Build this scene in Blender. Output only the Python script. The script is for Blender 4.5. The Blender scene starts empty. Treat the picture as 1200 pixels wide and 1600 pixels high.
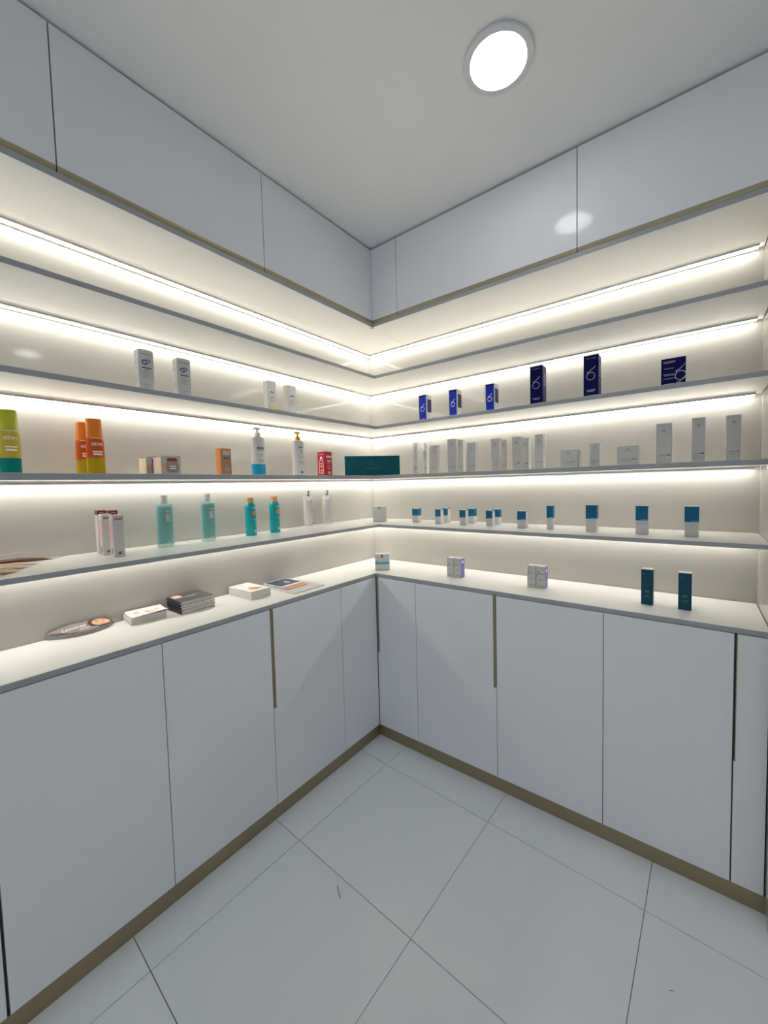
import bpy, bmesh, math, random
from mathutils import Matrix, Vector
random.seed(4)
scene = bpy.context.scene
COL = scene.collection

# ------------------------------------------------------------------ camera
cam_data = bpy.data.cameras.new('camera')
cam = bpy.data.objects.new('camera', cam_data)
COL.objects.link(cam)
cam_data.sensor_fit = 'VERTICAL'
cam_data.sensor_height = 32.0
cam_data.lens = 611.06 / 1600 * 32.0
cam_data.shift_x = -24.44 / 1600
cam_data.shift_y = -10.39 / 1600
cam_data.clip_start = 0.02
RT = Vector((0.80143488, 0.5976073, -0.02382535))
UP = Vector((-0.01204735, 0.0559589, 0.99836039))
FW = Vector((-0.59796069, 0.79983381, -0.052047))
M = Matrix((RT, UP, -FW)).transposed().to_4x4()
M.translation = Vector((1.836, -2.134, 1.514))
cam.matrix_world = M
scene.camera = cam

# ------------------------------------------------------------------ world, exposure
world = bpy.data.worlds.new('world')
scene.world = world
world.use_nodes = True
wbg = world.node_tree.nodes['Background']
wbg.inputs['Color'].default_value = (0.84, 0.92, 1.0, 1)      # even cool fill, added to light the fronts through the open back
wbg.inputs['Strength'].default_value = 0.54
scene.view_settings.view_transform = 'Standard'
scene.view_settings.look = 'None'
scene.view_settings.exposure = 0.10
scene.view_settings.gamma = 1.0
scene.view_settings.use_curve_mapping = False
scene.cycles.max_bounces = 10
scene.cycles.diffuse_bounces = 6
scene.cycles.glossy_bounces = 5
scene.cycles.transmission_bounces = 8
scene.cycles.caustics_refractive = False
scene.cycles.caustics_reflective = False
LED_STRENGTH = 16.0
LAMP_STRENGTH = 21.0

# ------------------------------------------------------------------ materials
MATS = {}
def mat(name, color, rough=0.5, metal=0.0, spec=0.5, trans=0.0, ior=1.45, emit=None, estr=0.0, coat=0.0,
        vary=0.0, vscale=6.0, bump=0.0, bscale=300.0, alpha=1.0):
    m = bpy.data.materials.new(name)
    m.use_nodes = True
    nt = m.node_tree
    b = nt.nodes['Principled BSDF']
    b.inputs['Base Color'].default_value = (*color, 1)
    b.inputs['Roughness'].default_value = rough
    b.inputs['Metallic'].default_value = metal
    b.inputs['Specular IOR Level'].default_value = spec
    b.inputs['Transmission Weight'].default_value = trans
    b.inputs['IOR'].default_value = ior
    b.inputs['Coat Weight'].default_value = coat
    b.inputs['Alpha'].default_value = alpha
    if emit:
        b.inputs['Emission Color'].default_value = (*emit, 1)
        b.inputs['Emission Strength'].default_value = estr
    tc = nt.nodes.new('ShaderNodeTexCoord')
    if vary > 0:
        n = nt.nodes.new('ShaderNodeTexNoise')
        n.inputs['Scale'].default_value = vscale
        n.inputs['Detail'].default_value = 4
        r = nt.nodes.new('ShaderNodeMixRGB')
        r.inputs['Color1'].default_value = (*[c * (1 - vary) for c in color], 1)
        r.inputs['Color2'].default_value = (*[min(1, c * (1 + vary)) for c in color], 1)
        nt.links.new(tc.outputs['Object'], n.inputs['Vector'])
        nt.links.new(n.outputs['Fac'], r.inputs['Fac'])
        nt.links.new(r.outputs['Color'], b.inputs['Base Color'])
    if bump > 0:
        n2 = nt.nodes.new('ShaderNodeTexNoise')
        n2.inputs['Scale'].default_value = bscale
        bp = nt.nodes.new('ShaderNodeBump')
        bp.inputs['Strength'].default_value = bump
        bp.inputs['Distance'].default_value = 0.001
        nt.links.new(tc.outputs['Object'], n2.inputs['Vector'])
        nt.links.new(n2.outputs['Fac'], bp.inputs['Height'])
        nt.links.new(bp.outputs['Normal'], b.inputs['Normal'])
    MATS[name] = m
    return m

mat('lacquer_door', (0.84, 0.85, 0.88), 0.10, spec=0.2, vary=0.01, vscale=2, bump=0.03, bscale=40)
mat('gloss_panel', (0.435, 0.42, 0.39), 0.07, spec=0.45, vary=0.01, vscale=2)
mat('gloss_shelf', (0.89, 0.88, 0.85), 0.10, spec=0.45)
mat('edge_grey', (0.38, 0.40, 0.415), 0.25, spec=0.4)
mat('worktop_white', (0.90, 0.89, 0.86), 0.12, spec=0.45, vary=0.01)
mat('carcass_grey', (0.18, 0.19, 0.21), 0.6)
mat('ceiling_paint', (0.90, 0.895, 0.885), 0.9, vary=0.01, bump=0.05, bscale=200)
mat('wall_paint', (0.72, 0.73, 0.73), 0.85, vary=0.01)
mat('tile_porcelain', (0.87, 0.90, 0.92), 0.06, spec=0.5, vary=0.015, vscale=3, bump=0.015, bscale=8)
mat('grout', (0.16, 0.17, 0.18), 0.9)
mat('champagne_metal', (0.42, 0.36, 0.23), 0.38, metal=0.35)
mat('plinth_metal', (0.36, 0.295, 0.19), 0.42, metal=0.6)
mat('aluminium', (0.62, 0.61, 0.60), 0.4, metal=0.7)
mat('led_diffuser', (0.9, 0.9, 0.9), 0.6, emit=(1.0, 0.965, 0.88), estr=LED_STRENGTH)
mat('lamp_diffuser', (0.9, 0.9, 0.9), 0.6, emit=(0.93, 0.97, 1.0), estr=LAMP_STRENGTH)
mat('lamp_trim', (0.75, 0.75, 0.78), 0.35)
mat('joint_dark', (0.05, 0.05, 0.055), 0.8)
mat('scuff', (0.30, 0.31, 0.33), 0.6)
# products
mat('white_card', (0.56, 0.56, 0.56), 0.4)
mat('faint_print', (0.50, 0.495, 0.49), 0.5)
mat('white_card_warm', (0.58, 0.565, 0.52), 0.4)
mat('white_plastic', (0.66, 0.655, 0.65), 0.3)
mat('grey_print', (0.28, 0.28, 0.30), 0.5)
mat('pale_print', (0.48, 0.48, 0.49), 0.5)
mat('black_print', (0.03, 0.03, 0.035), 0.45)
mat('white_print', (0.85, 0.85, 0.85), 0.45)
mat('navy_print', (0.03, 0.035, 0.22), 0.4)
mat('silver_card', (0.50, 0.51, 0.53), 0.28, metal=0.55, vary=0.25, vscale=45)
mat('yellow_print', (0.85, 0.75, 0.08), 0.4)
mat('blue_foil', (0.004, 0.03, 0.46), 0.3, metal=0.2, spec=0.3)
mat('navy_card', (0.003, 0.004, 0.075), 0.4, spec=0.15)
mat('silver_print', (0.42, 0.43, 0.50), 0.3, metal=0.5)
mat('navy_dull', (0.045, 0.045, 0.12), 0.6, spec=0.2)
mat('lime_plastic', (0.52, 0.55, 0.03), 0.3)
mat('lime_liquid', (0.78, 0.62, 0.08), 0.12, trans=0.45, ior=1.2)
mat('teal_liquid', (0.0, 0.30, 0.26), 0.12, trans=0.35, ior=1.2)
mat('orange_plastic', (0.85, 0.22, 0.01), 0.3)
mat('orange_liquid', (0.78, 0.13, 0.02), 0.15, trans=0.3, ior=1.2)
mat('amber_liquid', (0.70, 0.50, 0.02), 0.12, trans=0.5, ior=1.2)
mat('peach_card', (0.80, 0.68, 0.58), 0.4)
mat('copper_print', (0.24, 0.075, 0.03), 0.35, metal=0.3)
mat('orange_print', (0.80, 0.25, 0.03), 0.4)
mat('jar_print', (0.46, 0.45, 0.45), 0.4)
mat('jar_body', (0.30, 0.255, 0.235), 0.4)
mat('orange_card', (0.72, 0.26, 0.07), 0.35)
mat('bronze_label', (0.38, 0.24, 0.17), 0.3, metal=0.4)
mat('cyan_plastic', (0.0, 0.33, 0.58), 0.25)
mat('cyan_print', (0.25, 0.55, 0.70), 0.4)
mat('gold_plastic', (0.62, 0.43, 0.02), 0.25, metal=0.2)
mat('gold_print', (0.42, 0.32, 0.10), 0.3, metal=0.5)
mat('red_card', (0.50, 0.012, 0.035), 0.3)
mat('red_print', (0.42, 0.01, 0.04), 0.4)
mat('pink_print', (0.70, 0.40, 0.40), 0.5)
mat('maroon_card', (0.22, 0.008, 0.025), 0.35)
mat('petrol_card', (0.0, 0.09, 0.125), 0.4, spec=0.3)
mat('petrol_dark', (0.0, 0.05, 0.065), 0.4)
mat('clear_plastic', (0.86, 0.87, 0.86), 0.08, alpha=0.28)
mat('aqua_clear', (0.40, 0.80, 0.76), 0.08, alpha=0.38)
mat('aqua_liquid', (0.05, 0.29, 0.29), 0.15, alpha=0.90)
mat('grey_cap', (0.62, 0.62, 0.61), 0.35)
mat('chrome_cap', (0.40, 0.40, 0.39), 0.22, metal=0.95)
mat('turquoise_metal', (0.0, 0.36, 0.40), 0.25, metal=0.15)
mat('wood_cap', (0.66, 0.36, 0.13), 0.45, vary=0.12, vscale=80)
mat('blue_card', (0.004, 0.125, 0.25), 0.4, spec=0.3)
mat('deep_teal_card', (0.006, 0.068, 0.115), 0.4, spec=0.3)
mat('teal_sheen', (0.08, 0.20, 0.24), 0.35)
mat('purple_card', (0.20, 0.18, 0.50), 0.4)
mat('aqua_print', (0.10, 0.36, 0.50), 0.4)
mat('paper_white', (0.76, 0.745, 0.72), 0.55)
mat('paper_grey', (0.42, 0.41, 0.40), 0.5)
mat('paper_edge', (0.72, 0.71, 0.68), 0.8)
mat('cover_taupe', (0.30, 0.26, 0.25), 0.35)
mat('cover_charcoal', (0.09, 0.085, 0.085), 0.3)
mat('spine_black', (0.015, 0.015, 0.025), 0.4)
mat('cover_navy', (0.035, 0.06, 0.12), 0.3, vary=0.6, vscale=18)
mat('cover_orange', (0.72, 0.30, 0.15), 0.4)
mat('cover_lilac', (0.56, 0.53, 0.55), 0.35)
mat('skin_print', (0.72, 0.42, 0.28), 0.4)
mat('hair_print', (0.10, 0.05, 0.04), 0.4)
mat('lip_print', (0.50, 0.16, 0.14), 0.4)
mat('rose_print', (0.72, 0.45, 0.42), 0.5)
mat('dry_leaf', (0.66, 0.50, 0.34), 0.7, vary=0.25, vscale=14)
mat('brown_leaf_gap_shade', (0.15, 0.075, 0.045), 0.7, vary=0.25, vscale=14)  # brown blades, and the shaded gaps drawn between the beige ones

# ------------------------------------------------------------------ helpers
def link(name, data, parent=None, loc=(0, 0, 0), rot=(0, 0, 0)):
    o = bpy.data.objects.new(name, data)
    COL.objects.link(o)
    if parent is not None:
        o.parent = parent
    o.location = loc
    o.rotation_euler = rot
    return o

def tag(o, label, cat, group=None):
    o['label'] = label
    o['category'] = cat
    if group:
        o['group'] = group
    return o

def thing(name, label, cat, loc=(0, 0, 0), rz=0.0, group=None):
    o = link(name, None, None, loc, (0, 0, rz))
    o.empty_display_size = 0.02
    return tag(o, label, cat, group)

def struct(o):
    o['kind'] = 'structure'
    return o

def finish(bm, name, material, smooth=False):
    bmesh.ops.recalc_face_normals(bm, faces=bm.faces)
    me = bpy.data.meshes.new(name)
    bm.to_mesh(me)
    bm.free()
    me.materials.append(MATS[material])
    if smooth:
        for p in me.polygons:
            p.use_smooth = True
        if hasattr(me, 'set_sharp_from_angle'):
            me.set_sharp_from_angle(angle=math.radians(35))
    return me

def add_box(bm, x0, x1, y0, y1, z0, z1):
    v = [bm.verts.new(p) for p in ((x0, y0, z0), (x1, y0, z0), (x1, y1, z0), (x0, y1, z0),
                                   (x0, y0, z1), (x1, y0, z1), (x1, y1, z1), (x0, y1, z1))]
    for f in ((0, 3, 2, 1), (4, 5, 6, 7), (0, 1, 5, 4), (1, 2, 6, 5), (2, 3, 7, 6), (3, 0, 4, 7)):
        bm.faces.new([v[i] for i in f])

def box(name, b, material, parent=None, bev=0.0, loc=(0, 0, 0), rot=(0, 0, 0), seg=1):
    """one mesh holding the box or boxes b, edges softened by bev"""
    bm = bmesh.new()
    for q in (b if isinstance(b[0], (tuple, list)) else [b]):
        add_box(bm, *q)
    if bev > 0:
        bmesh.ops.bevel(bm, geom=list(bm.edges), offset=bev, segments=seg, affect='EDGES', profile=0.5)
    return link(name, finish(bm, name, material), parent, loc, rot)

def prism(name, pts, z0, z1, material, parent=None, bev=0.0, loc=(0, 0, 0), rot=(0, 0, 0)):
    """extrude an outline (x, y) from z0 to z1"""
    bm = bmesh.new()
    lo = [bm.verts.new((x, y, z0)) for x, y in pts]
    hi = [bm.verts.new((x, y, z1)) for x, y in pts]
    bm.faces.new(lo[::-1])
    bm.faces.new(hi)
    n = len(pts)
    for i in range(n):
        bm.faces.new((lo[i], lo[(i + 1) % n], hi[(i + 1) % n], hi[i]))
    if bev > 0:
        bmesh.ops.bevel(bm, geom=list(bm.edges), offset=bev, segments=1, affect='EDGES')
    return link(name, finish(bm, name, material), parent, loc, rot)

def lathe(name, prof, material, parent=None, sx=1.0, sy=1.0, seg=28, loc=(0, 0, 0)):
    """revolve (radius, z) about z; sx, sy squash it to an oval"""
    bm = bmesh.new()
    rings = []
    for r, z in prof:
        if r < 1e-6:
            rings.append([bm.verts.new((0, 0, z))])
        else:
            rings.append([bm.verts.new((r * sx * math.cos(2 * math.pi * i / seg), r * sy * math.sin(2 * math.pi * i / seg), z)) for i in range(seg)])
    for a, b in zip(rings, rings[1:]):
        for i in range(seg):
            j = (i + 1) % seg
            if len(a) == 1 and len(b) == 1:
                continue
            if len(a) == 1:
                bm.faces.new((a[0], b[j], b[i]))
            elif len(b) == 1:
                bm.faces.new((a[i], a[j], b[0]))
            else:
                bm.faces.new((a[i], a[j], b[j], b[i]))
    return link(name, finish(bm, name, material, True), parent, loc)

def tube(name, pts, rad, material, parent=None, seg=8):
    """sweep a circle along points; rad is one radius or one per point"""
    bm = bmesh.new()
    rings = []
    pts = [Vector(p) for p in pts]
    for k, p in enumerate(pts):
        t = (pts[min(k + 1, len(pts) - 1)] - pts[max(k - 1, 0)]).normalized()
        a = t.cross(Vector((0, 0, 1)))
        if a.length < 1e-3:
            a = t.cross(Vector((1, 0, 0)))
        a.normalize()
        b = t.cross(a).normalized()
        r = rad[k] if isinstance(rad, (list, tuple)) else rad
        rings.append([bm.verts.new(p + a * r * math.cos(2 * math.pi * i / seg) + b * r * math.sin(2 * math.pi * i / seg)) for i in range(seg)])
    for a, b in zip(rings, rings[1:]):
        for i in range(seg):
            bm.faces.new((a[i], a[(i + 1) % seg], b[(i + 1) % seg], b[i]))
    bm.faces.new(rings[0][::-1])
    bm.faces.new(rings[-1])
    return link(name, finish(bm, name, material, True), parent)

# flat print: polygons in the plane of a face, (u, v) with u to the right and v up
def print_polys(name, polys, material, parent, face='front', w=0.05, d=0.04, oval=None, lift=0.0004):
    bm = bmesh.new()
    for poly in polys:
        vs = []
        for u, v in poly:
            if oval:                                    # wrapped round a bottle of half-axes oval
                ax, ay = oval
                a = u / ax
                vs.append(bm.verts.new(((ax + lift) * math.sin(a), -(ay + lift) * math.cos(a), v)))
            elif face == 'front':
                vs.append(bm.verts.new((u, -d / 2 - lift, v)))
            elif face == 'right':
                vs.append(bm.verts.new((w / 2 + lift, u, v)))
            elif face == 'left':
                vs.append(bm.verts.new((-w / 2 - lift, -u, v)))
            elif face == 'top':
                vs.append(bm.verts.new((u, v, lift)))
        bm.faces.new(vs)
    me = bpy.data.meshes.new(name)
    bm.to_mesh(me)
    bm.free()
    me.materials.append(MATS[material])
    o = link(name, me, parent)
    if len(polys) > 1:
        o['kind'] = 'stuff'          # tiny flat print, too small to pick apart
    return o

def R4(u, v, w, h):
    return [(u - w / 2, v - h / 2), (u + w / 2, v - h / 2), (u + w / 2, v + h / 2), (u - w / 2, v + h / 2)]

def bar(u, v, w, h, n=6):
    """a bar cut in pieces so that it can follow a bottle"""
    return [R4(u - w / 2 + w * (i + 0.5) / n, v, w / n * 1.001, h) for i in range(n)]

def disc(u, v, rx, ry, n=18):
    return [(u + rx * math.cos(2 * math.pi * i / n), v + ry * math.sin(2 * math.pi * i / n)) for i in range(n)]

def stroke(pts, t):
    """a polyline drawn with width t, as quads"""
    out = []
    for (x0, y0), (x1, y1) in zip(pts, pts[1:]):
        l = math.hypot(x1 - x0, y1 - y0) or 1e-9
        nx, ny = -(y1 - y0) / l * t / 2, (x1 - x0) / l * t / 2
        out.append([(x0 - nx, y0 - ny), (x1 - nx, y1 - ny), (x1 + nx, y1 + ny), (x0 + nx, y0 + ny)])
    return out

def arc(u, v, rx, ry, a0, a1, n=16):
    return [(u + rx * math.cos(math.radians(a0 + (a1 - a0) * i / n)), v + ry * math.sin(math.radians(a0 + (a1 - a0) * i / n))) for i in range(n + 1)]

TXT = {}
def text_polys(s, size, u, v, bold=0.0, shear=0.0, width=None):
    """letters as polygons centred on (u, v)"""
    key = (s, bold, shear)
    if key not in TXT:
        c = bpy.data.curves.new('lettering', 'FONT')
        c.body = s
        c.size = 1.0
        c.offset = bold
        c.shear = shear
        c.resolution_u = 3
        c.align_x = 'CENTER'
        c.align_y = 'CENTER'
        o = bpy.data.objects.new('lettering', c)
        COL.objects.link(o)
        dg = bpy.context.evaluated_depsgraph_get()
        me = bpy.data.meshes.new_from_object(o.evaluated_get(dg))
        TXT[key] = [[(me.vertices[i].co.x, me.vertices[i].co.y) for i in p.vertices] for p in me.polygons]
        bpy.data.objects.remove(o)
        bpy.data.curves.remove(c)
        bpy.data.meshes.remove(me)
    xs = [p[0] for q in TXT[key] for p in q] or [0, 1]
    k = size if width is None else width / (max(xs) - min(xs))
    return [[(u + x * k, v + y * size) for x, y in q] for q in TXT[key]]

def turn(polys, u, v, deg):
    c, s = math.cos(math.radians(deg)), math.sin(math.radians(deg))
    return [[(u + (x - u) * c - (y - v) * s, v + (x - u) * s + (y - v) * c) for x, y in q] for q in polys]

# ------------------------------------------------------------------ room
CEIL = 2.819
DUL, DUR = 0.402, 0.429          # depth of the wall cabinets, left and right run
DBL, DBR = 0.335, 0.380          # depth of the base cabinets
DSL, DSR = 0.3455, 0.3574        # depth of the shelves
XE = 2.055                       # end of the right run
YB = -4.6                        # open end of the room behind the camera
XR = 4.2

# floor: a screed slab with grout colour, the tiles on it
floor = struct(box('floor', (-0.1, XR + 0.1, YB, 0.1, -0.08, -0.004), 'grout'))
TX, TY, TA = 0.5985, 0.571, math.radians(-2.0)
tile_cache = {}
for i in range(-1, 7):
    for j in range(-7, 2):
        u0, u1 = i * TX, (i + 1) * TX
        v0, v1 = (j - 1) * TY, j * TY
        if i == -1:
            u0 = u1 - 0.40
        if j == 1:
            v1 = v0 + 0.42
        key = (round(u1 - u0, 3), round(v1 - v0, 3))
        if key not in tile_cache:
            bm = bmesh.new()
            hx, hy = key[0] / 2 - 0.0013, key[1] / 2 - 0.0013
            add_box(bm, -hx, hx, -hy, hy, -0.004, 0.0)
            tile_cache[key] = finish(bm, 'tile', 'tile_porcelain')
        cu, cv = (u0 + u1) / 2, (v0 + v1) / 2
        x = 0.5245 + cu * math.cos(TA) - cv * math.sin(TA)
        y = -0.557 + cu * math.sin(TA) + cv * math.cos(TA)
        if x < XR - 0.2 and y > YB + 0.2:
            link('tile', tile_cache[key], floor, (x, y, random.uniform(-0.0001, 0.0001)), (0, 0, TA))
# small scuffs on the tiles
print_polys('scuff_mark', stroke([(0.776, -1.168), (0.817, -1.195)], 0.004), 'scuff', floor, 'top', lift=0.0006)
print_polys('scuff_mark', stroke([(1.801, -0.810), (1.812, -0.804)], 0.002), 'scuff', floor, 'top', lift=0.0006)

struct(box('ceiling', (-0.1, XR + 0.1, YB, 0.1, CEIL, CEIL + 0.08), 'ceiling_paint'))
struct(box('wall_left', (-0.1, 0, YB, 0.1, 0, CEIL), 'gloss_panel'))
struct(box('wall_right', (0, XE + 0.08, 0, 0.1, 0, CEIL), 'gloss_panel'))
struct(box('wall_end', (XE, XE + 0.08, -DUR - 0.02, 0, 0, CEIL), 'gloss_panel'))
struct(box('wall_front', (XE + 0.08, XR, -DUR - 0.02, -DUR + 0.06, 0, CEIL), 'wall_paint'))
struct(box('wall_far', (XR, XR + 0.1, YB, -DUR + 0.06, 0, CEIL), 'wall_paint'))

ZC0, ZC1 = 0.975, 0.994
# ------------------------------------------------------------------ base cabinets
PL = 0.0646
struct(box('baseboard_left', (DBL - 0.022, DBL - 0.004, -2.46, -DBR - 0.0, 0, PL - 0.001), 'plinth_metal'))
struct(box('baseboard_right', (DBL - 0.022, XE, -DBR + 0.004, -DBR + 0.022, 0, PL - 0.001), 'plinth_metal'))

DT = 0.019      # door thickness
ZD0, ZD1 = PL + 0.002, ZC0 - 0.004
ZH = 0.515      # lower end of the edge pulls
NW = 0.014      # width of the notch for the pull

def door_front(name, a0, a1, parent, run, notch=None):
    """a lacquered leaf between a0 and a1 along its run; notch 'lo'/'hi' cuts the edge back for the pull.
    Built in run coordinates: u along the wall, outline in (u, z), then turned into place."""
    a0, a1 = a0 + 0.0014, a1 - 0.0014
    pts = [(a0, ZD0), (a1, ZD0), (a1, ZD1), (a0, ZD1)]
    if notch == 'hi':
        pts = [(a0, ZD0), (a1, ZD0), (a1, ZH), (a1 - NW, ZH), (a1 - NW, ZD1), (a0, ZD1)]
    if notch in ('lo', 'edge'):
        n = NW if notch == 'lo' else 0.005
        pts = [(a0, ZD0), (a1, ZD0), (a1, ZD1), (a0 + n, ZD1), (a0 + n, ZH), (a0, ZH)]
    bm = bmesh.new()
    def P(u, z, dd):
        return (DBL - dd, u, z) if run == 'L' else (u, -DBR + dd, z)
    f = [bm.verts.new(P(u, z, 0)) for u, z in pts]
    b = [bm.verts.new(P(u, z, DT)) for u, z in pts]
    bm.faces.new(f)
    bm.faces.new(b[::-1])
    for i in range(len(pts)):
        bm.faces.new((f[i], f[(i + 1) % len(pts)], b[(i + 1) % len(pts)], b[i]))
    bmesh.ops.recalc_face_normals(bm, faces=bm.faces)
    bmesh.ops.bevel(bm, geom=[e for e in bm.edges], offset=0.0007, segments=1, affect='EDGES')
    return link(name, finish(bm, name, 'lacquer_door'), parent)

def pull(a0, a1, door, run, side):
    """champagne edge profile in the notch: a plate on the leaf's cut edge and a recessed back plate"""
    bm = bmesh.new()
    z0, z1 = ZH + 0.0005, ZD1 - 0.001
    n = 0.005 if side == 'edge' else NW
    e = (a0 + n + 0.0014) if side != 'hi' else (a1 - n - 0.0014)
    s = -1 if side != 'hi' else 1
    lo, hi = sorted((e + s * 0.0002, e + s * 0.0022))
    bl, bh = sorted((e + s * 0.0002, e + s * (n - 0.0025)))
    for (u0, u1, d0, d1) in ((lo, hi, 0.0003, 0.020), (bl, bh, 0.0045, 0.0065)):
        if run == 'L':
            add_box(bm, DBL - d1, DBL - d0, u0, u1, z0, z1)
        else:
            add_box(bm, u0, u1, -DBR + d0, -DBR + d1, z0, z1)
    return link('edge_pull', finish(bm, 'edge_pull', 'champagne_metal'), door)

def base_body(parent, x0, x1, y0, y1):
    return box('body', (x0, x1, y0, y1, PL, ZC0 - 0.001), 'carcass_grey', parent)

base_cabs = [
    ('L', [(-2.44, -1.995, None), (-1.991, -1.555, None)], 'white lacquered base cabinet at the left edge of the photo, nearest the camera'),
    ('L', [(-1.555, -1.1113, None), (-1.1113, -0.6716, 'lo')], 'white lacquered base cabinet under the magazine stacks with bronze edge pull'),
    ('R', [(0.6175, 1.0873, 'hi'), (1.0873, 1.5523, None)], 'white lacquered base cabinet under the white and purple cartons with bronze edge pull'),
    ('R', [(1.5523, 1.9625, None), (1.9640, XE - 0.002, 'edge')], 'white lacquered base cabinet at the right edge under the two dark teal cartons'),
]
for run, leaves, label in base_cabs:
    a0, a1 = leaves[0][0], leaves[-1][1]
    if run == 'L':
        t = thing('base_cabinet', label, 'cabinet', (0, 0, 0), 0, 'lacquered base cabinets')
        base_body(t, 0.004, DBL - DT - 0.003, a0 + 0.001, a1 - 0.001)
    else:
        t = thing('base_cabinet', label, 'cabinet', (0, 0, 0), 0, 'lacquered base cabinets')
        base_body(t, a0 + 0.001, a1 - 0.001, -DBR + DT + 0.003, -0.004)
    for u0, u1, nt_ in leaves:
        d = door_front('door', u0, u1, t, run, nt_)
        if nt_:
            pull(u0, u1, d, run, nt_)
t = thing('corner_cabinet', 'white lacquered corner base cabinet with two narrow folding leaves', 'cabinet', group='lacquered base cabinets')
box('body', [(0.004, DBL - DT - 0.003, -0.6706, -0.004, PL, ZC0 - 0.001), (DBL - DT - 0.003, 0.6165, -DBR + DT + 0.003, -0.004, PL, ZC0 - 0.001)], 'carcass_grey', t)
door_front('door', -0.6716, -DBR - 0.0015, t, 'L')
d = door_front('door', DBL + 0.0015, 0.6175, t, 'R', 'lo')
box('edge_pull', [(DBL + 0.003, DBL + 0.0165, -DBR + 0.0008, -DBR + 0.004, ZH + 0.0005, ZD1 - 0.001), (DBL + 0.0145, DBL + 0.0165, -DBR + 0.0005, -DBR + 0.007, ZH + 0.0005, ZD1 - 0.001)], 'champagne_metal', d)

# worktop: one L-shaped slab
top = prism('worktop', [(0.003, -2.46), (DBL, -2.46), (DBL, -DBR), (XE - 0.002, -DBR), (XE - 0.002, -0.003), (0.003, -0.003)], ZC0, ZC1, 'worktop_white', bev=0.0008)
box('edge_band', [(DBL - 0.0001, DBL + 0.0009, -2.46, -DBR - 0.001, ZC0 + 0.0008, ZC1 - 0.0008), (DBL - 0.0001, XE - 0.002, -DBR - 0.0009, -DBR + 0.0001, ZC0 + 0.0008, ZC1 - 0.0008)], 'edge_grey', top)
tag(top, 'glossy white L-shaped worktop over the base cabinets', 'worktop')

# ------------------------------------------------------------------ wall cabinets
ZU = 2.430
PB0, PB1 = 2.3923, 2.4115      # bottom panel
UND = 2.422                    # underside of the cabinet behind the panel's front rail
def wall_cab(label, run, a0, a1, leaves, ends=(0, 0)):
    t = thing('wall_cabinet', label, 'cabinet', group='lacquered wall cabinets')
    if run == 'L':
        box('body', (0.004, DUL - DT - 0.004, a0 + 0.001, a1 - 0.001, ZU, CEIL - 0.0005), 'carcass_grey', t)
    else:
        box('body', (a0 + 0.001, a1 - 0.001, -DUR + DT + 0.004, -0.004, ZU, CEIL - 0.0005), 'carcass_grey', t)
    for u0, u1 in leaves:
        u0 += 0.0016
        u1 -= 0.0016
        if run == 'L':
            d = box('door', (DUL - DT, DUL, u0, u1, ZU, CEIL - 0.011), 'lacquer_door', t, 0.0007)  # gap above the doors is added to draw the shade along the ceiling
        else:
            d = box('door', (u0, u1, -DUR, -DUR + DT, ZU, CEIL - 0.011), 'lacquer_door', t, 0.0007)
        # champagne finger-pull profile along the lower edge, sloping back
        bm = bmesh.new()
        sec = [(0.001, ZU - 0.0003), (0.012, ZU - 0.0003), (0.012, ZU - 0.0155), (0.0055, ZU - 0.0155), (0.002, ZU - 0.007)]
        e0 = [bm.verts.new(((DUL - q, u0, z) if run == 'L' else (u0, -DUR + q, z))) for q, z in sec]
        e1 = [bm.verts.new(((DUL - q, u1, z) if run == 'L' else (u1, -DUR + q, z))) for q, z in sec]
        bm.faces.new(e0)
        bm.faces.new(e1[::-1])
        for i in range(5):
            bm.faces.new((e0[i], e0[(i + 1) % 5], e1[(i + 1) % 5], e1[i]))
        link('finger_pull', finish(bm, 'finger_pull', 'champagne_metal'), d)
    return t
wall_cab('grey lacquered wall cabinet at the top left corner of the photo', 'L', -2.44, -1.779, [(-2.44, -1.779)])
wall_cab('wide grey lacquered wall cabinet left of the corner one, over the left shelves', 'L', -1.779, -1.1128, [(-1.779, -1.1128)])
wall_cab('grey lacquered wall cabinet on the left run reaching into the corner', 'L', -1.1128, -0.0, [(-1.1128, -DUR + 0.0014)])
wall_cab('wide grey wall cabinet right of the corner with narrow filler, over blue cartons', 'R', DUL, 1.463, [(DUL - 0.0014, 0.5742), (0.5742, 1.463)])
wall_cab('grey lacquered wall cabinet at the right edge beside the lamp reflection', 'R', 1.463, XE, [(1.463, XE - 0.002)])
# bottom panels with a front rail, lights are set behind the rail
pl_ = box('bottom_panel', [(0.003, DUL - 0.05, -2.44, -DUR + 0.05, PB1 - 0.0, PB1 + 0.0105), (0.003, DUL - 0.051, -DUR + 0.05, -0.003, PB1 - 0.0, PB1 + 0.0105), (DUL - 0.05, DUL - 0.001, -2.44, -DUR + 0.0, PB0, PB1)], 'gloss_shelf', bev=0.0006)
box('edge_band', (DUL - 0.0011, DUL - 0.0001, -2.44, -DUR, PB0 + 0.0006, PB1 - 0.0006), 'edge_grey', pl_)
tag(pl_, 'white panel closing the underside of the left wall cabinets', 'panel')
pr_ = box('bottom_panel', [(DUL - 0.05, XE - 0.002, -DUR + 0.05, -0.003, PB1 - 0.0, PB1 + 0.0105), (DUL - 0.001 + 0.0015, XE - 0.002, -DUR + 0.001, -DUR + 0.05, PB0, PB1)], 'gloss_shelf', bev=0.0006)
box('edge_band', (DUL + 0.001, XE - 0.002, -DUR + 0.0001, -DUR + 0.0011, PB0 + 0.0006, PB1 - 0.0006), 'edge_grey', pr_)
tag(pr_, 'white panel closing the underside of the right wall cabinets', 'panel')

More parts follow.
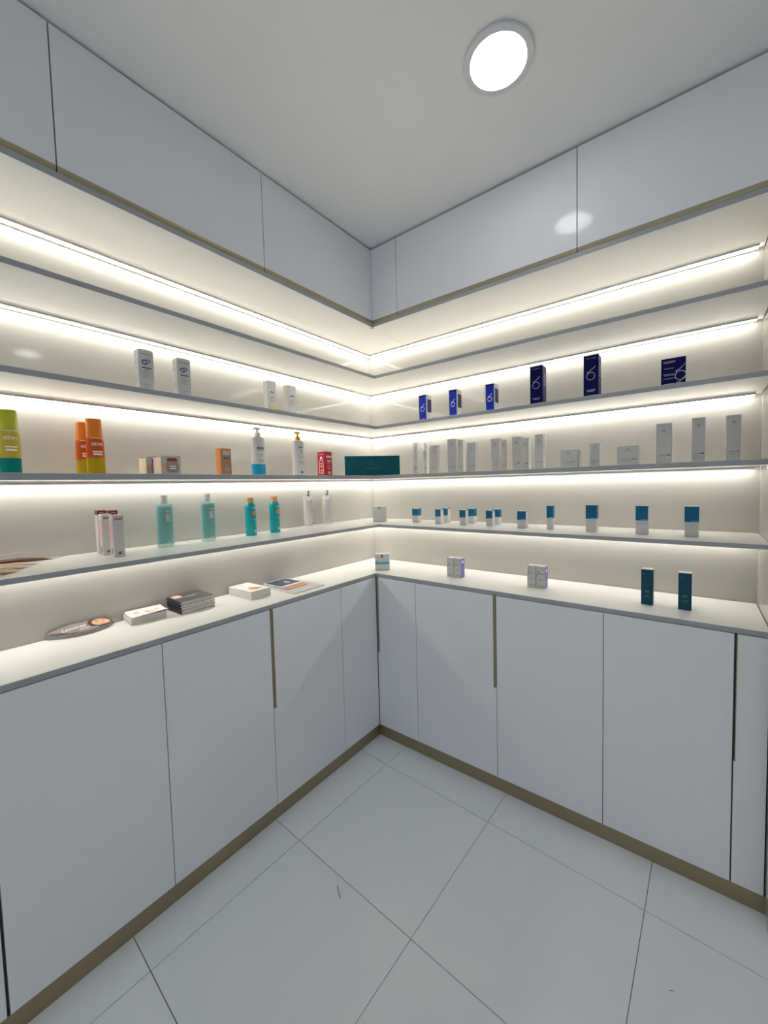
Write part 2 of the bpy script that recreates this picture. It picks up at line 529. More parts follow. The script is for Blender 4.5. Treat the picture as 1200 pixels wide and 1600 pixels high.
# ------------------------------------------------------------------ shelves
SH = [(2.1351, 2.1534), (1.8437, 1.8624), (1.5522, 1.5727), (1.2672, 1.2846)]
ORD = ['topmost, empty', 'second from top', 'third from top', 'lowest']
CARRY = {('L', 0): 'topmost empty white shelf on the left wall', ('L', 1): 'second white shelf on the left wall carrying four pale cartons',
         ('L', 2): 'third white shelf on the left wall carrying orange and pump bottles', ('L', 3): 'lowest white shelf on the left wall carrying aqua bottles',
         ('R', 0): 'topmost empty white shelf on the right wall', ('R', 1): 'second white shelf on the right wall carrying navy cartons',
         ('R', 2): 'third white shelf on the right wall carrying tall white cartons', ('R', 3): 'lowest white shelf on the right wall carrying blue and white cartons'}
for k, (z0, z1) in enumerate(SH):
    s = box('shelf', (0.003, DSL, -2.44, -0.003, z0, z1), 'gloss_shelf', bev=0.0007)
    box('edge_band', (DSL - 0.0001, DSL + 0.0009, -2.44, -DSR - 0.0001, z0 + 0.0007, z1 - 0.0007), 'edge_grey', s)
    tag(s, CARRY[('L', k)], 'shelf', 'white display shelves')
    s = box('shelf', (DSL + 0.0015, XE - 0.002, -DSR, -0.003, z0, z1), 'gloss_shelf', bev=0.0007)
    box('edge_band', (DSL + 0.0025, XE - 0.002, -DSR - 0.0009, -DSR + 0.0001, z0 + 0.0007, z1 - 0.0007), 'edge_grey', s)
    tag(s, CARRY[('R', k)], 'shelf', 'white display shelves')

# ------------------------------------------------------------------ light strips under the shelves
def strip(run, z, label):
    d0, d1, h, e = 0.010, 0.043, 0.0075, 0.004
    a0, a1 = (-2.44, -d0 - 0.002) if run == 'L' else (d1 + 0.002, XE - 0.02)
    def B(u0, u1, q0, q1, z0, z1):
        return (q0, q1, u0, u1, z0, z1) if run == 'L' else (u0, u1, -q1, -q0, z0, z1)
    t = thing('light_strip', label, 'light', group='strip lights under the shelves')
    box('channel', [B(a0, a1, d0, d1, z - 0.0025, z - 0.0002), B(a0, a1, d1 - e, d1, z - h, z - 0.0025), B(a0, a1, d0, d0 + 0.0015, z - h + 0.002, z - 0.0025)], 'aluminium', t)
    box('diffuser', B(a0 + 0.002, a1 - 0.002, d0 + 0.0017, d1 - e - 0.0002, z - h + 0.001, z - 0.0026), 'led_diffuser', t)
for run, side in (('L', 'left'), ('R', 'right')):
    strip(run, PB1, 'glowing strip light under the wall cabinets on the %s' % side)
    for k, nm in enumerate(('topmost', 'second', 'third', 'lowest')):
        strip(run, SH[k][0], 'glowing strip light under the %s shelf on the %s wall' % (nm, side))

# ------------------------------------------------------------------ ceiling lamps
def downlight(x, y, label):
    t = thing('downlight', label, 'lamp', (x, y, CEIL), 0, 'round ceiling downlights')
    lathe('trim_ring', [(0.0835, -0.002), (0.0855, -0.0085), (0.098, -0.0105), (0.1055, -0.0085), (0.1075, -0.0045), (0.105, -0.0003), (0.0835, -0.0003), (0.0835, -0.002)], 'lamp_trim', t, seg=64)
    lathe('diffuser', [(0, -0.0055), (0.05, -0.0053), (0.083, -0.0045), (0.083, -0.0006), (0, -0.0006)], 'lamp_diffuser', t, seg=64)
downlight(1.340, -0.907, 'round white ceiling downlight, lit, above the corner')
downlight(3.13, -1.214, 'round ceiling downlight further right, mirrored as pale spot on left wall')

# ------------------------------------------------------------------ products
Z2, Z3, Z4, ZW = SH[1][1], SH[2][1], SH[3][1], ZC1
E3 = 0.0004
def at(name, label, cat, wall, z, along, d, group=None, turn_deg=0.0):
    """a thing standing on the surface at height z, its centre d away from the wall, front turned to the room"""
    if wall == 'L':
        return thing(name, label, cat, (d, along, z + E3), math.pi / 2 + math.radians(turn_deg), group)
    return thing(name, label, cat, (along, -d, z + E3), math.radians(turn_deg), group)

def carton(name, label, wall, z, a0, a1, dfront, h, dep, body='white_card', group=None, turn_deg=0.0, bev=0.0006, dome=0.0):
    w = a1 - a0
    t = at(name, label, 'box', wall, z, (a0 + a1) / 2, dfront - dep / 2, group, turn_deg)
    if dome:
        pts = [(-w / 2, 0), (w / 2, 0), (w / 2, h - dome)] + [(w / 2 * math.cos(math.radians(q)), h - dome + dome * math.sin(math.radians(q))) for q in range(15, 180, 15)] + [(-w / 2, h - dome)]
        bm = bmesh.new()
        f = [bm.verts.new((x, -dep / 2, zz)) for x, zz in pts]
        b = [bm.verts.new((x, dep / 2, zz)) for x, zz in pts]
        bm.faces.new(f); bm.faces.new(b[::-1])
        for i in range(len(pts)):
            bm.faces.new((f[i], f[(i + 1) % len(pts)], b[(i + 1) % len(pts)], b[i]))
        link('carton', finish(bm, 'carton', body), t)
    else:
        box('carton', (-w / 2, w / 2, -dep / 2, dep / 2, 0, h), body, t, bev)
    # folded flap line at the top of the side
    return t, w, h, dep

def bars(t, lst, material, w, d, face='front', name='printed_text'):
    return print_polys(name, [R4(*q) for q in lst], material, t, face, w, d)

# --- second shelf, left wall: two domed cartons, two silver cartons
for a0, a1, nm in ((-1.540, -1.490, 'pale carton with navy swirl emblem, left one on second left shelf'), (-1.407, -1.356, 'pale carton with navy swirl emblem, right one on second left shelf')):
    t, w, h, d = carton('skincare_carton', nm, 'L', Z2, a0, a1, 0.23, 0.167, 0.036, 'white_card', 'pale cartons on the second left shelf', dome=0.004)
    bars(t, [(0, h - 0.017, w * 0.74, 0.0035)], 'grey_print', w, d)
    print_polys('emblem', stroke(arc(-0.004, h - 0.046, 0.0085, 0.0075, 70, 330), 0.0042) + stroke(arc(0.0055, h - 0.042, 0.0065, 0.006, -60, 230), 0.0036) + stroke([(-0.003, h - 0.056), (0.006, h - 0.044)], 0.003), 'navy_print', t, 'front', w, d)
    bars(t, [(0.001, h - 0.066, w * 0.62, 0.004), (0.001, h - 0.0745, w * 0.22, 0.002)], 'navy_dull', w, d)
    bars(t, [(0, h - 0.084, w * 0.7, 0.002), (0, h - 0.092, w * 0.45, 0.002), (0, h - 0.099, w * 0.5, 0.002), (0, h - 0.126, w * 0.5, 0.0018), (0, h - 0.133, w * 0.35, 0.0018)], 'grey_print', w, d)
    bars(t, [(0, h - 0.020, d * 0.7, 0.010), (0, h - 0.045, d * 0.75, 0.018), (0, h - 0.070, d * 0.6, 0.012), (0, h - 0.105, d * 0.75, 0.036), (0.004, h - 0.152, d * 0.28, 0.008)], 'faint_print', w, d, 'left', 'side_print')
for k, (a0, a1, nm) in enumerate(((-0.994, -0.949, 'slim silver-fronted carton with yellow patch near its base'), (-0.879, -0.829, 'slim silver-fronted carton without bright patch, nearer the corner'))):
    t, w, h, d = carton('silver_carton', nm, 'L', Z2, a0, a1, 0.22, 0.161, 0.036, 'white_card_warm', 'pale cartons on the second left shelf')
    print_polys('foil_front', [R4(0, h / 2, w * 0.97, h * 0.985)], 'silver_card', t, 'front', w, d)
    print_polys('printed_text', [R4(0, h * 0.68, w * 0.45, 0.005), R4(0, h * 0.52, w * 0.5, 0.002), R4(0, h * 0.44, w * 0.5, 0.002)], 'black_print', t, 'front', w, d, lift=0.0007)
    if k == 0:
        print_polys('patch', [R4(0.002, 0.032, w * 0.45, 0.022)], 'yellow_print', t, 'front', w, d, lift=0.0007)
    else:
        print_polys('patch', [R4(-0.004, 0.028, w * 0.6, 0.010)], 'white_print', t, 'front', w, d, lift=0.0007)

# --- second shelf, right wall: blue and navy cartons with the ringed stroke logo
def ring_logo(t, u, v, r, th, w, d, material, lift=0.0007, clip=None):
    polys = stroke(arc(u, v, r, r, 0, 360, 20), th)
    polys += stroke([(u - r * 0.9, v + r * 1.05), (u - r * 0.2, v + r * 1.35), (u + r * 1.15, v + r * 2.5)], th)
    polys += stroke([(u - r * 0.9, v + r * 1.0), (u - r * 0.55, v + r * 0.75)], th)
    if clip is not None:
        polys = [[(min(x, clip), max(0.0005, y)) for x, y in q] for q in polys if any(x < clip and y > 0.0005 for x, y in q)]
    return print_polys('logo', polys, material, t, 'front', w, d, lift=lift)
zl = ['small bright blue carton nearest the corner on second right shelf', 'small bright blue carton in the middle of the three small ones', 'small bright blue carton right before the two tall navy ones',
      'tall navy carton with silver ring logo, left of the pair', 'tall navy carton with silver ring logo, right of the pair', 'squat wide navy carton with cut-off ring logos at far right']
zb = [(0.573, 0.627, 0.159), (0.770, 0.821, 0.158), (0.983, 1.033, 0.152), (1.213, 1.271, 0.195), (1.448, 1.508, 0.195), (1.733, 1.812, 0.122)]
for k, (a0, a1, h) in enumerate(zb):
    if k < 3:
        t, w, h, d = carton('blue_carton', zl[k], 'R', Z2, a0, a1, 0.24, h, 0.052, 'white_card', 'blue cartons on the second right shelf')
        print_polys('blue_front', [R4(0.0005, h * 0.485, w * 0.86, h * 0.93)], 'blue_foil', t, 'front', w, d)
        print_polys('top_band', [R4(0.0005, h * 0.965, w * 0.86, h * 0.05)], 'navy_card', t, 'front', w, d, lift=0.0007)
        ring_logo(t, 0, h * 0.50, w * 0.22, 0.0032, w, d, 'white_print')
        print_polys('printed_text', [R4(0, h * 0.12, w * 0.5, 0.004)] if k else [R4(0, h * 0.16, w * 0.4, 0.002), R4(0, h * 0.13, w * 0.4, 0.002)], 'white_print' if k else 'silver_print', t, 'front', w, d, lift=0.0007)
        print_polys('side_panel', [R4(0.003, h * 0.62, d * 0.82, h * 0.46)], 'navy_dull', t, 'right', w, d)
    else:
        t, w, h, d = carton('navy_carton', zl[k], 'R', Z2, a0, a1, 0.24, h, 0.058 if k < 5 else 0.05, 'navy_card', 'blue cartons on the second right shelf')
        if k < 5:
            ring_logo(t, -0.001, h * 0.54, w * 0.27, 0.0026, w, d, 'silver_print')
            bars(t, [(0, h * 0.235, w * 0.62, 0.0022), (0, h * 0.205, w * 0.5, 0.0022), (0.001, h * 0.93, w * 0.62, 0.0012)], 'silver_print', w, d)
            print_polys('side_panel', [R4(0.0, h * 0.5, d * 0.96, h * 0.97)], 'navy_dull', t, 'right', w, d)
            print_polys('side_print', [R4(0.004, h * 0.80 - q * 0.012, d * 0.6, 0.003) for q in range(5)], 'silver_print', t, 'right', w, d, lift=0.0007)
        else:
            ring_logo(t, w * 0.30, h * 0.42, w * 0.22, 0.003, w, d, 'silver_print', clip=w / 2 - 0.0005)
            ring_logo(t, w * 0.30, h * 0.06, w * 0.20, 0.003, w, d, 'silver_print', clip=w / 2 - 0.0005)
            bars(t, [(-0.013, h * q, w * ww, 0.0018) for q, ww in ((0.90, 0.52), (0.86, 0.44), (0.68, 0.40), (0.50, 0.48), (0.46, 0.40), (0.36, 0.5), (0.19, 0.42), (0.15, 0.3))], 'silver_print', w, d)
            print_polys('side_panel', [R4(0.0, h * 0.5, d * 0.96, h * 0.97)], 'white_card', t, 'right', w, d)

# --- third shelf, left wall
def two_phase_bottle(label, along, d, r, h, cap_h, low_h, m_cap, m_up, m_low, group):
    t = at('oil_bottle', label, 'bottle', 'L', Z3, along, d, group)
    sh = h - cap_h
    lathe('lower_phase', [(0, 0), (r * 0.97, 0), (r, 0.003), (r, low_h), (0, low_h)], m_low, t)
    lathe('upper_phase', [(0, low_h + 0.0002), (r, low_h + 0.0002), (r * 0.985, sh * 0.86), (r * 0.93, sh - 0.004), (r * 0.88, sh), (0, sh)], m_up, t)
    lathe('cap', [(0, sh + 0.0003), (r * 0.90, sh + 0.0003), (r * 0.91, sh + 0.004), (r * 0.885, h - 0.003), (r * 0.84, h), (0, h)], m_cap, t)
    print_polys('printed_text', [[(x, y) for x, y in q] for q in text_polys('ISDIN', 0.013, 0.0, sh * 0.82, 0.02)], 'white_print', t, oval=(r, r), lift=0.0006)
    print_polys('printed_lines', bar(0.0, sh * 0.62, r * 1.1, 0.004) + bar(0.0, sh * 0.55, r * 1.0, 0.006) + bar(0.0, sh * 0.985, r * 1.5, 0.002), 'white_print', t, oval=(r, r), lift=0.0006)
    return t
two_phase_bottle('yellow and teal two-phase bottle with lime cap at left edge', -1.886, 0.20, 0.0245, 0.190, 0.060, 0.048, 'lime_plastic', 'lime_liquid', 'teal_liquid', None)
two_phase_bottle('orange two-phase bottle with orange cap, front one of the pair', -1.680, 0.215, 0.0255, 0.186, 0.063, 0.056, 'orange_plastic', 'orange_liquid', 'amber_liquid', 'orange bottles')
two_phase_bottle('orange two-phase bottle half hidden behind its twin', -1.682, 0.112, 0.0255, 0.186, 0.063, 0.056, 'orange_plastic', 'orange_liquid', 'amber_liquid', 'orange bottles')

for a0, a1, df, nm in ((-1.487, -1.416, 0.24, 'pale cube carton with jar picture, front one of the pair'), (-1.505, -1.436, 0.155, 'pale cube carton with jar picture, partly hidden behind its twin')):
    t, w, h, d = carton('jar_carton', nm, 'L', Z3, a0, a1, df, 0.073, 0.067, 'white_card', 'cartons with a jar picture')
    print_polys('front_field', [R4(0, h / 2, w * 0.98, h * 0.98)], 'jar_print', t, 'front', w, d, lift=0.0003)
    print_polys('jar_picture', [[(0.004 - w * 0.31, h * 0.62), (0.004 - w * 0.34, h * 0.40), (0.004 - w * 0.30, h * 0.22), (0.004 - w * 0.18, h * 0.12), (0.004 + w * 0.18, h * 0.12), (0.004 + w * 0.30, h * 0.22), (0.004 + w * 0.34, h * 0.40), (0.004 + w * 0.31, h * 0.62), (0.004 + w * 0.24, h * 0.70), (0.004 - w * 0.24, h * 0.70)]], 'jar_body', t, 'front', w, d, lift=0.0006)
    print_polys('lid_picture', [[(0.004 - w * 0.26, h * 0.71), (0.004 + w * 0.26, h * 0.71), (0.004 + w * 0.27, h * 0.83), (0.004 + w * 0.15, h * 0.89), (0.004 - w * 0.15, h * 0.89), (0.004 - w * 0.27, h * 0.83)]], 'copper_print', t, 'front', w, d, lift=0.0009)
    print_polys('printed_text', [R4(0.006, h * 0.46, w * 0.30, 0.004), R4(0.006, h * 0.34, w * 0.34, 0.004)], 'white_print', t, 'front', w, d, lift=0.0012)
    print_polys('orange_seal', [disc(-w * 0.42, h * 0.44, 0.0055, 0.0085)], 'orange_print', t, 'front', w, d, lift=0.0010)
    print_polys('side_field', [R4(0, h / 2, d * 0.98, h * 0.98)], 'peach_card', t, 'left', w, d, lift=0.0003)
    print_polys('top_strip', [R4(0, h * 0.965, d * 0.75, 0.003)], 'copper_print', t, 'left', w, d, lift=0.0006)

t, w, h, d = carton('orange_carton', 'orange carton with bronze label between jar cartons and pump bottle', 'L', Z3, -1.245, -1.194, 0.22, 0.116, 0.034, 'orange_card')
print_polys('label', [R4(0.002, h * 0.47, w * 0.82, h * 0.86)], 'bronze_label', t, 'front', w, d)
print_polys('pale_field', [R4(0.003, h * 0.83, w * 0.6, h * 0.15)], 'pale_print', t, 'front', w, d, lift=0.0007)
print_polys('printed_text', text_polys('ISDIN', 0.011, 0.004, h * 0.64, 0.02), 'black_print', t, 'front', w, d, lift=0.0007)
print_polys('fine_print', [disc(0.001, h * 0.33, 0.002, 0.003), R4(0.004, h * 0.25, w * 0.36, 0.003), R4(0.004, h * 0.19, w * 0.4, 0.002)], 'pale_print', t, 'front', w, d, lift=0.0007)

def pump_bottle(label, along, d, rx, ry, hb, ht, pump, band=None, text_m='black_print', extra='cyan_print'):
    t = at('pump_bottle', label, 'bottle', 'L', Z3, along, d, 'pump bottles')
    z0 = 0.0
    if band:
        lathe('coloured_base', [(0, 0), (rx * 0.96, 0), (rx, 0.004), (rx, band), (0, band)], 'cyan_plastic', t, 1, ry / rx)
        z0 = band + 0.0002
    lathe('bottle', [(0, z0), (rx * (1 if band else 0.96), z0), (rx, z0 + 0.004), (rx, hb - 0.012), (rx * 0.93, hb - 0.004), (rx * 0.7, hb), (0, hb)], 'white_plastic', t, 1, ry / rx)
    p = lathe('pump', [(0, hb + 0.0002), (0.0125, hb + 0.0002), (0.0125, hb + 0.016), (0.011, hb + 0.020), (0.005, hb + 0.022), (0.0045, ht - 0.008), (0, ht - 0.008)], pump, t)
    tube('nozzle', [(0.013, 0, ht - 0.005), (0.0, 0, ht - 0.003), (-0.014, -0.001, ht - 0.004), (-0.021, -0.002, ht - 0.009)], [0.004, 0.0055, 0.0042, 0.003], pump, p)
    print_polys('brand_text', text_polys('ISDIN', 0.017 if band else 0.011, 0.0, hb * (0.70 if band else 0.80), 0.035), text_m, t, oval=(rx, ry), lift=0.0005)
    print_polys('printed_lines', bar(0, hb * 0.64, rx * 0.9, 0.0018) + bar(0, hb * 0.40, rx * 1.1, 0.0022) + bar(0, hb * 0.37, rx * 0.9, 0.0018), 'grey_print', t, oval=(rx, ry), lift=0.0005)
    print_polys('coloured_lines', bar(0, hb * 0.545, rx * 0.9, 0.005) + bar(0, hb * 0.50, rx * 0.6, 0.003), extra, t, oval=(rx, ry), lift=0.0005)
    return t
pump_bottle('white pump bottle with bright blue base band and white pump', -1.040, 0.19, 0.0325, 0.026, 0.182, 0.226, 'white_plastic', 0.054)
t = pump_bottle('white pump bottle with golden yellow pump', -0.797, 0.18, 0.0335, 0.026, 0.184, 0.229, 'gold_plastic', None, 'black_print', 'cyan_print')
print_polys('emblem', [[(-0.009, 0.137), (0.010, 0.139), (0.006, 0.128), (0.001, 0.119), (-0.003, 0.126)]], 'gold_print', t, oval=(0.0335, 0.026), lift=0.0006)
print_polys('bottom_mark', bar(0.001, 0.020, 0.012, 0.009, 3), 'black_print', t, oval=(0.0335, 0.026), lift=0.0006)

t, w, h, d = carton('red_carton', 'bright red carton with white bottle outline beside the teal box', 'L', Z3, -0.628, -0.576, 0.20, 0.137, 0.062, 'red_card')
print_polys('brand_text', text_polys('ISDIN', 0.015, 0.002, h * 0.79, 0.04), 'white_print', t, 'front', w, d)
bars(t, [(0.003, h * 0.62, w * 0.55, 0.011), (0.002, h * 0.54, w * 0.4, 0.003), (0.001, h * 0.43, w * 0.4, 0.0025), (0.001, h * 0.36, w * 0.45, 0.0025), (0.001, h * 0.29, w * 0.4, 0.0025), (0.003, h * 0.14, w * 0.42, 0.014)], 'pink_print', w, d)
out = [(-0.016, 0.018), (-0.016, 0.080), (-0.008, 0.088), (-0.008, 0.098), (0.006, 0.098), (0.006, 0.088), (0.014, 0.080), (0.014, 0.018), (-0.016, 0.018)]
print_polys('bottle_outline', stroke(out, 0.0035) + [R4(-0.001, 0.104, 0.016, 0.010), R4(-0.001, 0.122, 0.040, 0.002), R4(-0.001, 0.070, 0.014, 0.005), R4(-0.001, 0.056, 0.016, 0.005), R4(-0.001, 0.032, 0.010, 0.008)], 'white_print', t, 'left', w, d)

# long petrol box set across the corner
t = thing('petrol_gift_box', 'long dark teal gift box set diagonally across the shelf corner', 'box', (0.2585, -0.2975, Z3 + E3), math.radians(45))
box('carton', (-0.166, 0.168, -0.03, 0.03, 0, 0.1215), 'petrol_card', t, 0.001)
print_polys('lid_seam', [R4(0.001, 0.112, 0.332, 0.0012)], 'petrol_dark', t, 'front', 0.33, 0.06)
print_polys('printed_text', [R4(0.0, 0.072, 0.055, 0.0016), R4(0.0, 0.045, 0.095, 0.0018)], 'teal_sheen', t, 'front', 0.33, 0.06)
print_polys('emblem', stroke(arc(0, 0.088, 0.006, 0.006, 0, 360, 12), 0.0012), 'teal_sheen', t, 'front', 0.33, 0.06)

# --- third shelf, right wall: slim bottles and white cartons
for along, d, r, nm in ((0.4965, 0.165, 0.0195, 'slim clear-capped white bottle nearest the corner on third right shelf'), (0.5415, 0.125, 0.0165, 'slimmer clear-capped white bottle just right of the first one')):
    t = at('serum_bottle', nm, 'bottle', 'R', Z3, along, d, 'slim white bottles')
    lathe('bottle', [(0, 0), (r * 0.95, 0), (r, 0.003), (r, 0.136), (r * 0.92, 0.142), (0, 0.145)], 'white_plastic', t)
    lathe('spray_head', [(0, 0.1455), (r * 0.55, 0.1455), (r * 0.52, 0.176), (r * 0.42, 0.180), (0, 0.180)], 'grey_cap', t)
    lathe('overcap', [(r * 0.93, 0.1435), (r * 0.93, 0.188), (r * 0.85, 0.191), (0, 0.191), (0, 0.1895), (r * 0.82, 0.1893), (r * 0.87, 0.187), (r * 0.87, 0.1435), (r * 0.93, 0.1435)], 'clear_plastic', t)
    print_polys('printed_text', bar(0, 0.098, r * 0.9, 0.003) + bar(-0.002, 0.040, r * 0.9, 0.002) + bar(0, 0.030, r * 0.7, 0.002), 'grey_print', t, oval=(r, r), lift=0.0005)
    print_polys('dark_mark', bar(r * 0.5, 0.041, r * 0.4, 0.006, 3), 'black_print', t, oval=(r, r), lift=0.0006)
wb = [
 ('medium white carton just right of the slim white bottles', 0.617, 0.669, 0.20, 0.162, 0.032, 0),
 ('tall white carton, front one of the first overlapping pair', 0.746, 0.797, 0.22, 0.187, 0.030, 0),
 ('tall cream white carton, rear one of the first overlapping pair', 0.752, 0.801, 0.14, 0.187, 0.030, 1),
 ('medium white carton standing between two overlapping pairs', 0.853, 0.906, 0.20, 0.160, 0.030, 0),
 ('white carton, front one of the middle overlapping pair', 1.002, 1.046, 0.22, 0.166, 0.028, 0),
 ('cream white carton, rear one of the middle overlapping pair', 1.015, 1.056, 0.14, 0.166, 0.028, 1),
 ('white carton with black square, front one of the third pair', 1.115, 1.156, 0.22, 0.166, 0.030, 2),
 ('white carton with black square, rear one of the third pair', 1.128, 1.168, 0.13, 0.166, 0.036, 2),
 ('white carton standing alone after the three overlapping pairs', 1.221, 1.260, 0.20, 0.169, 0.044, 0),
 ('squat white carton, front one of two set close behind each other', 1.354, 1.423, 0.26, 0.082, 0.038, 3),
 ('squat white carton, rear one hidden behind its squat twin', 1.356, 1.425, 0.215, 0.082, 0.038, 3),
 ('small narrow white carton between the two squat ones', 1.465, 1.507, 0.20, 0.106, 0.042, 0),
 ('squat wide white carton standing alone on third right shelf', 1.577, 1.657, 0.22, 0.083, 0.060, 3),
 ('tall white carton with a red mark, leftmost of the three tall ones', 1.716, 1.769, 0.20, 0.165, 0.055, 4),
 ('tall white carton, middle one of the three at right', 1.834, 1.876, 0.20, 0.175, 0.045, 2),
 ('tall white carton, rightmost one beside the end panel', 1.938, 1.981, 0.20, 0.173, 0.045, 0)]
for nm, a0, a1, df, h, dep, style in wb:
    t, w, h, d = carton('white_carton', nm, 'R', Z3, a0, a1, df, h, dep, 'white_card_warm' if style == 1 else 'white_card', 'white cartons on the third right shelf')
    top = h - (0.028 if h > 0.12 else 0.016)
    print_polys('emblem', [[(-0.004, top - 0.002), (0.004, top - 0.002), (0.0035, top + 0.003), (0, top + 0.006), (-0.0035, top + 0.003)]], 'grey_print', t, 'front', w, d)
    low = 0.036 if h > 0.12 else 0.026
    bars(t, [(0, top - 0.006, w * 0.4, 0.0016), (-0.001, low, w * 0.55, 0.0022), (-0.003, low - 0.008, w * 0.4, 0.0014)] + ([(0, low - 0.016, w * 0.6, 0.0016)] if style == 2 else []), 'grey_print', w, d)
    if style == 1:
        bars(t, [(0, low - 0.012, w * 0.75, 0.002)], 'pink_print', w, d, name='coloured_line')
    print_polys('colour_mark', [R4(w * 0.32, low + 0.0005, w * 0.18, 0.005)], {2: 'black_print', 4: 'red_print'}.get(style, 'grey_print'), t, 'front', w, d, lift=0.0006)
    bars(t, [(0.0, h * q, d * 0.6, h * 0.025) for q in (0.80, 0.72, 0.60, 0.50, 0.40, 0.28, 0.18)], 'faint_print', w, d, 'right', 'side_print')

# --- lowest shelf, left wall
for k, (a0, a1, df, h, nm) in enumerate(((-1.652, -1.622, 0.135, 0.149, 'slim white carton with red lettering, left of the front two'), (-1.647, -1.614, 0.226, 0.148, 'slim white carton with red lettering nearest the shelf edge'),
                                         (-1.650, -1.624, 0.085, 0.161, 'slim carton with dark red top, left of the two rear ones'), (-1.616, -1.590, 0.095, 0.159, 'slim carton with dark red top, right of the two rear ones'))):
    t, w, h, d = carton('slim_carton', nm, 'L', Z4, a0, a1, df, h, 0.036 if k < 2 else 0.03, 'white_card', 'slim white and red cartons')
    if k < 2:
        print_polys('brand_text', text_polys('ISDIN', 0.009, 0.001, h * 0.90, 0.05, width=w * 0.72), 'red_print', t, 'front', w, d)
        print_polys('printed_text', turn([R4(-0.004 + q * 0.004, h * 0.68, 0.0016, 0.036 - q * 0.006) for q in range(3)], 0, h * 0.68, 0) + [R4(0.004, h * (0.47 - q * 0.035), w * 0.4, 0.0018) for q in range(6)], 'pink_print', t, 'front', w, d)
        print_polys('zigzag_mark', stroke([(-0.006, 0.016), (0.008, 0.018), (-0.005, 0.0125), (0.008, 0.012), (-0.006, 0.008)], 0.0022), 'red_print', t, 'front', w, d)
        print_polys('side_field', [R4(0, h * 0.62, d * 0.75, h * 0.5)], 'pink_print', t, 'left', w, d)
        print_polys('side_mark', [R4(0.002, h * 0.14, d * 0.3, h * 0.15)], 'teal_sheen', t, 'left', w, d)
    else:
        box('red_top', (-w / 2 - 0.0003, w / 2 + 0.0003, -d / 2 - 0.0003, d / 2 + 0.0003, h - 0.016, h + 0.0003), 'maroon_card', t)
        bars(t, [(0, h - 0.007, w * 0.6, 0.002)], 'pink_print', w, d + 0.001)

for along, d, nm in ((-1.4335, 0.115, 'transparent aqua bottle with grey cap, left one of two'), (-1.250, 0.105, 'transparent aqua bottle with grey cap, right one of two')):
    rx, ry, hb = 0.0315, 0.019, 0.176
    t = at('aqua_bottle', nm, 'bottle', 'L', Z4, along, d, 'transparent aqua bottles')
    lathe('bottle', [(0, 0), (rx * 0.95, 0), (rx, 0.004), (rx, hb - 0.008), (rx * 0.96, hb - 0.003), (rx * 0.40, hb), (0, hb)], 'aqua_clear', t, 1, ry / rx, 36)
    lathe('liquid', [(0, 0.014), (rx * 0.93, 0.014), (rx * 0.93, hb - 0.012), (0, hb - 0.012)], 'aqua_liquid', t, 1, ry / rx * 0.96, 36)
    lathe('cap', [(0, hb + 0.0002), (0.0125, hb + 0.0002), (0.0125, hb + 0.031), (0.0115, hb + 0.034), (0, hb + 0.034)], 'grey_cap', t)
    print_polys('label', bar(0.006, 0.118, 0.020, 0.030, 6) + bar(0.006, 0.143, 0.016, 0.006, 5) + bar(0.006, 0.020, 0.016, 0.003, 5), 'pale_print', t, oval=(rx, ry), lift=0.0005)
    print_polys('printed_text', stroke([(0.008, 0.124), (0.011, 0.127), (0.012, 0.122), (0.009, 0.113)], 0.0022), 'teal_sheen', t, oval=(rx, ry), lift=0.0009)

for along, d, nm in ((-1.0405, 0.105, 'turquoise spray can with wooden cap, left one of two'), (-0.901, 0.103, 'turquoise spray can with wooden cap, right one of two')):
    r = 0.0255
    t = at('spray_can', nm, 'can', 'L', Z4, along, d, 'turquoise spray cans')
    lathe('can', [(0, 0), (r * 0.96, 0), (r, 0.003), (r, 0.138), (r * 0.96, 0.147), (r * 0.82, 0.155), (r * 0.72, 0.158), (0, 0.158)], 'turquoise_metal', t, seg=36)
    lathe('cap', [(0, 0.1582), (r * 0.70, 0.1582), (r * 0.70, 0.180), (r * 0.64, 0.185), (0, 0.186)], 'wood_cap', t)
    print_polys('sun_emblem', [disc(0.002, 0.108, 0.0085, 0.011)], 'orange_print', t, oval=(r, r), lift=0.0005)
    print_polys('sun_ring', stroke(arc(0.002, 0.108, 0.011, 0.014, 0, 360, 14), 0.002), 'gold_print', t, oval=(r, r), lift=0.0006)
    print_polys('printed_text', bar(0.001, 0.134, 0.022, 0.004) + bar(0.001, 0.082, 0.02, 0.002) + bar(0.001, 0.076, 0.016, 0.002), 'cyan_print', t, oval=(r, r), lift=0.0005)
    print_polys('bottom_mark', bar(0.007, 0.020, 0.014, 0.010, 4), 'pale_print', t, oval=(r, r), lift=0.0005)

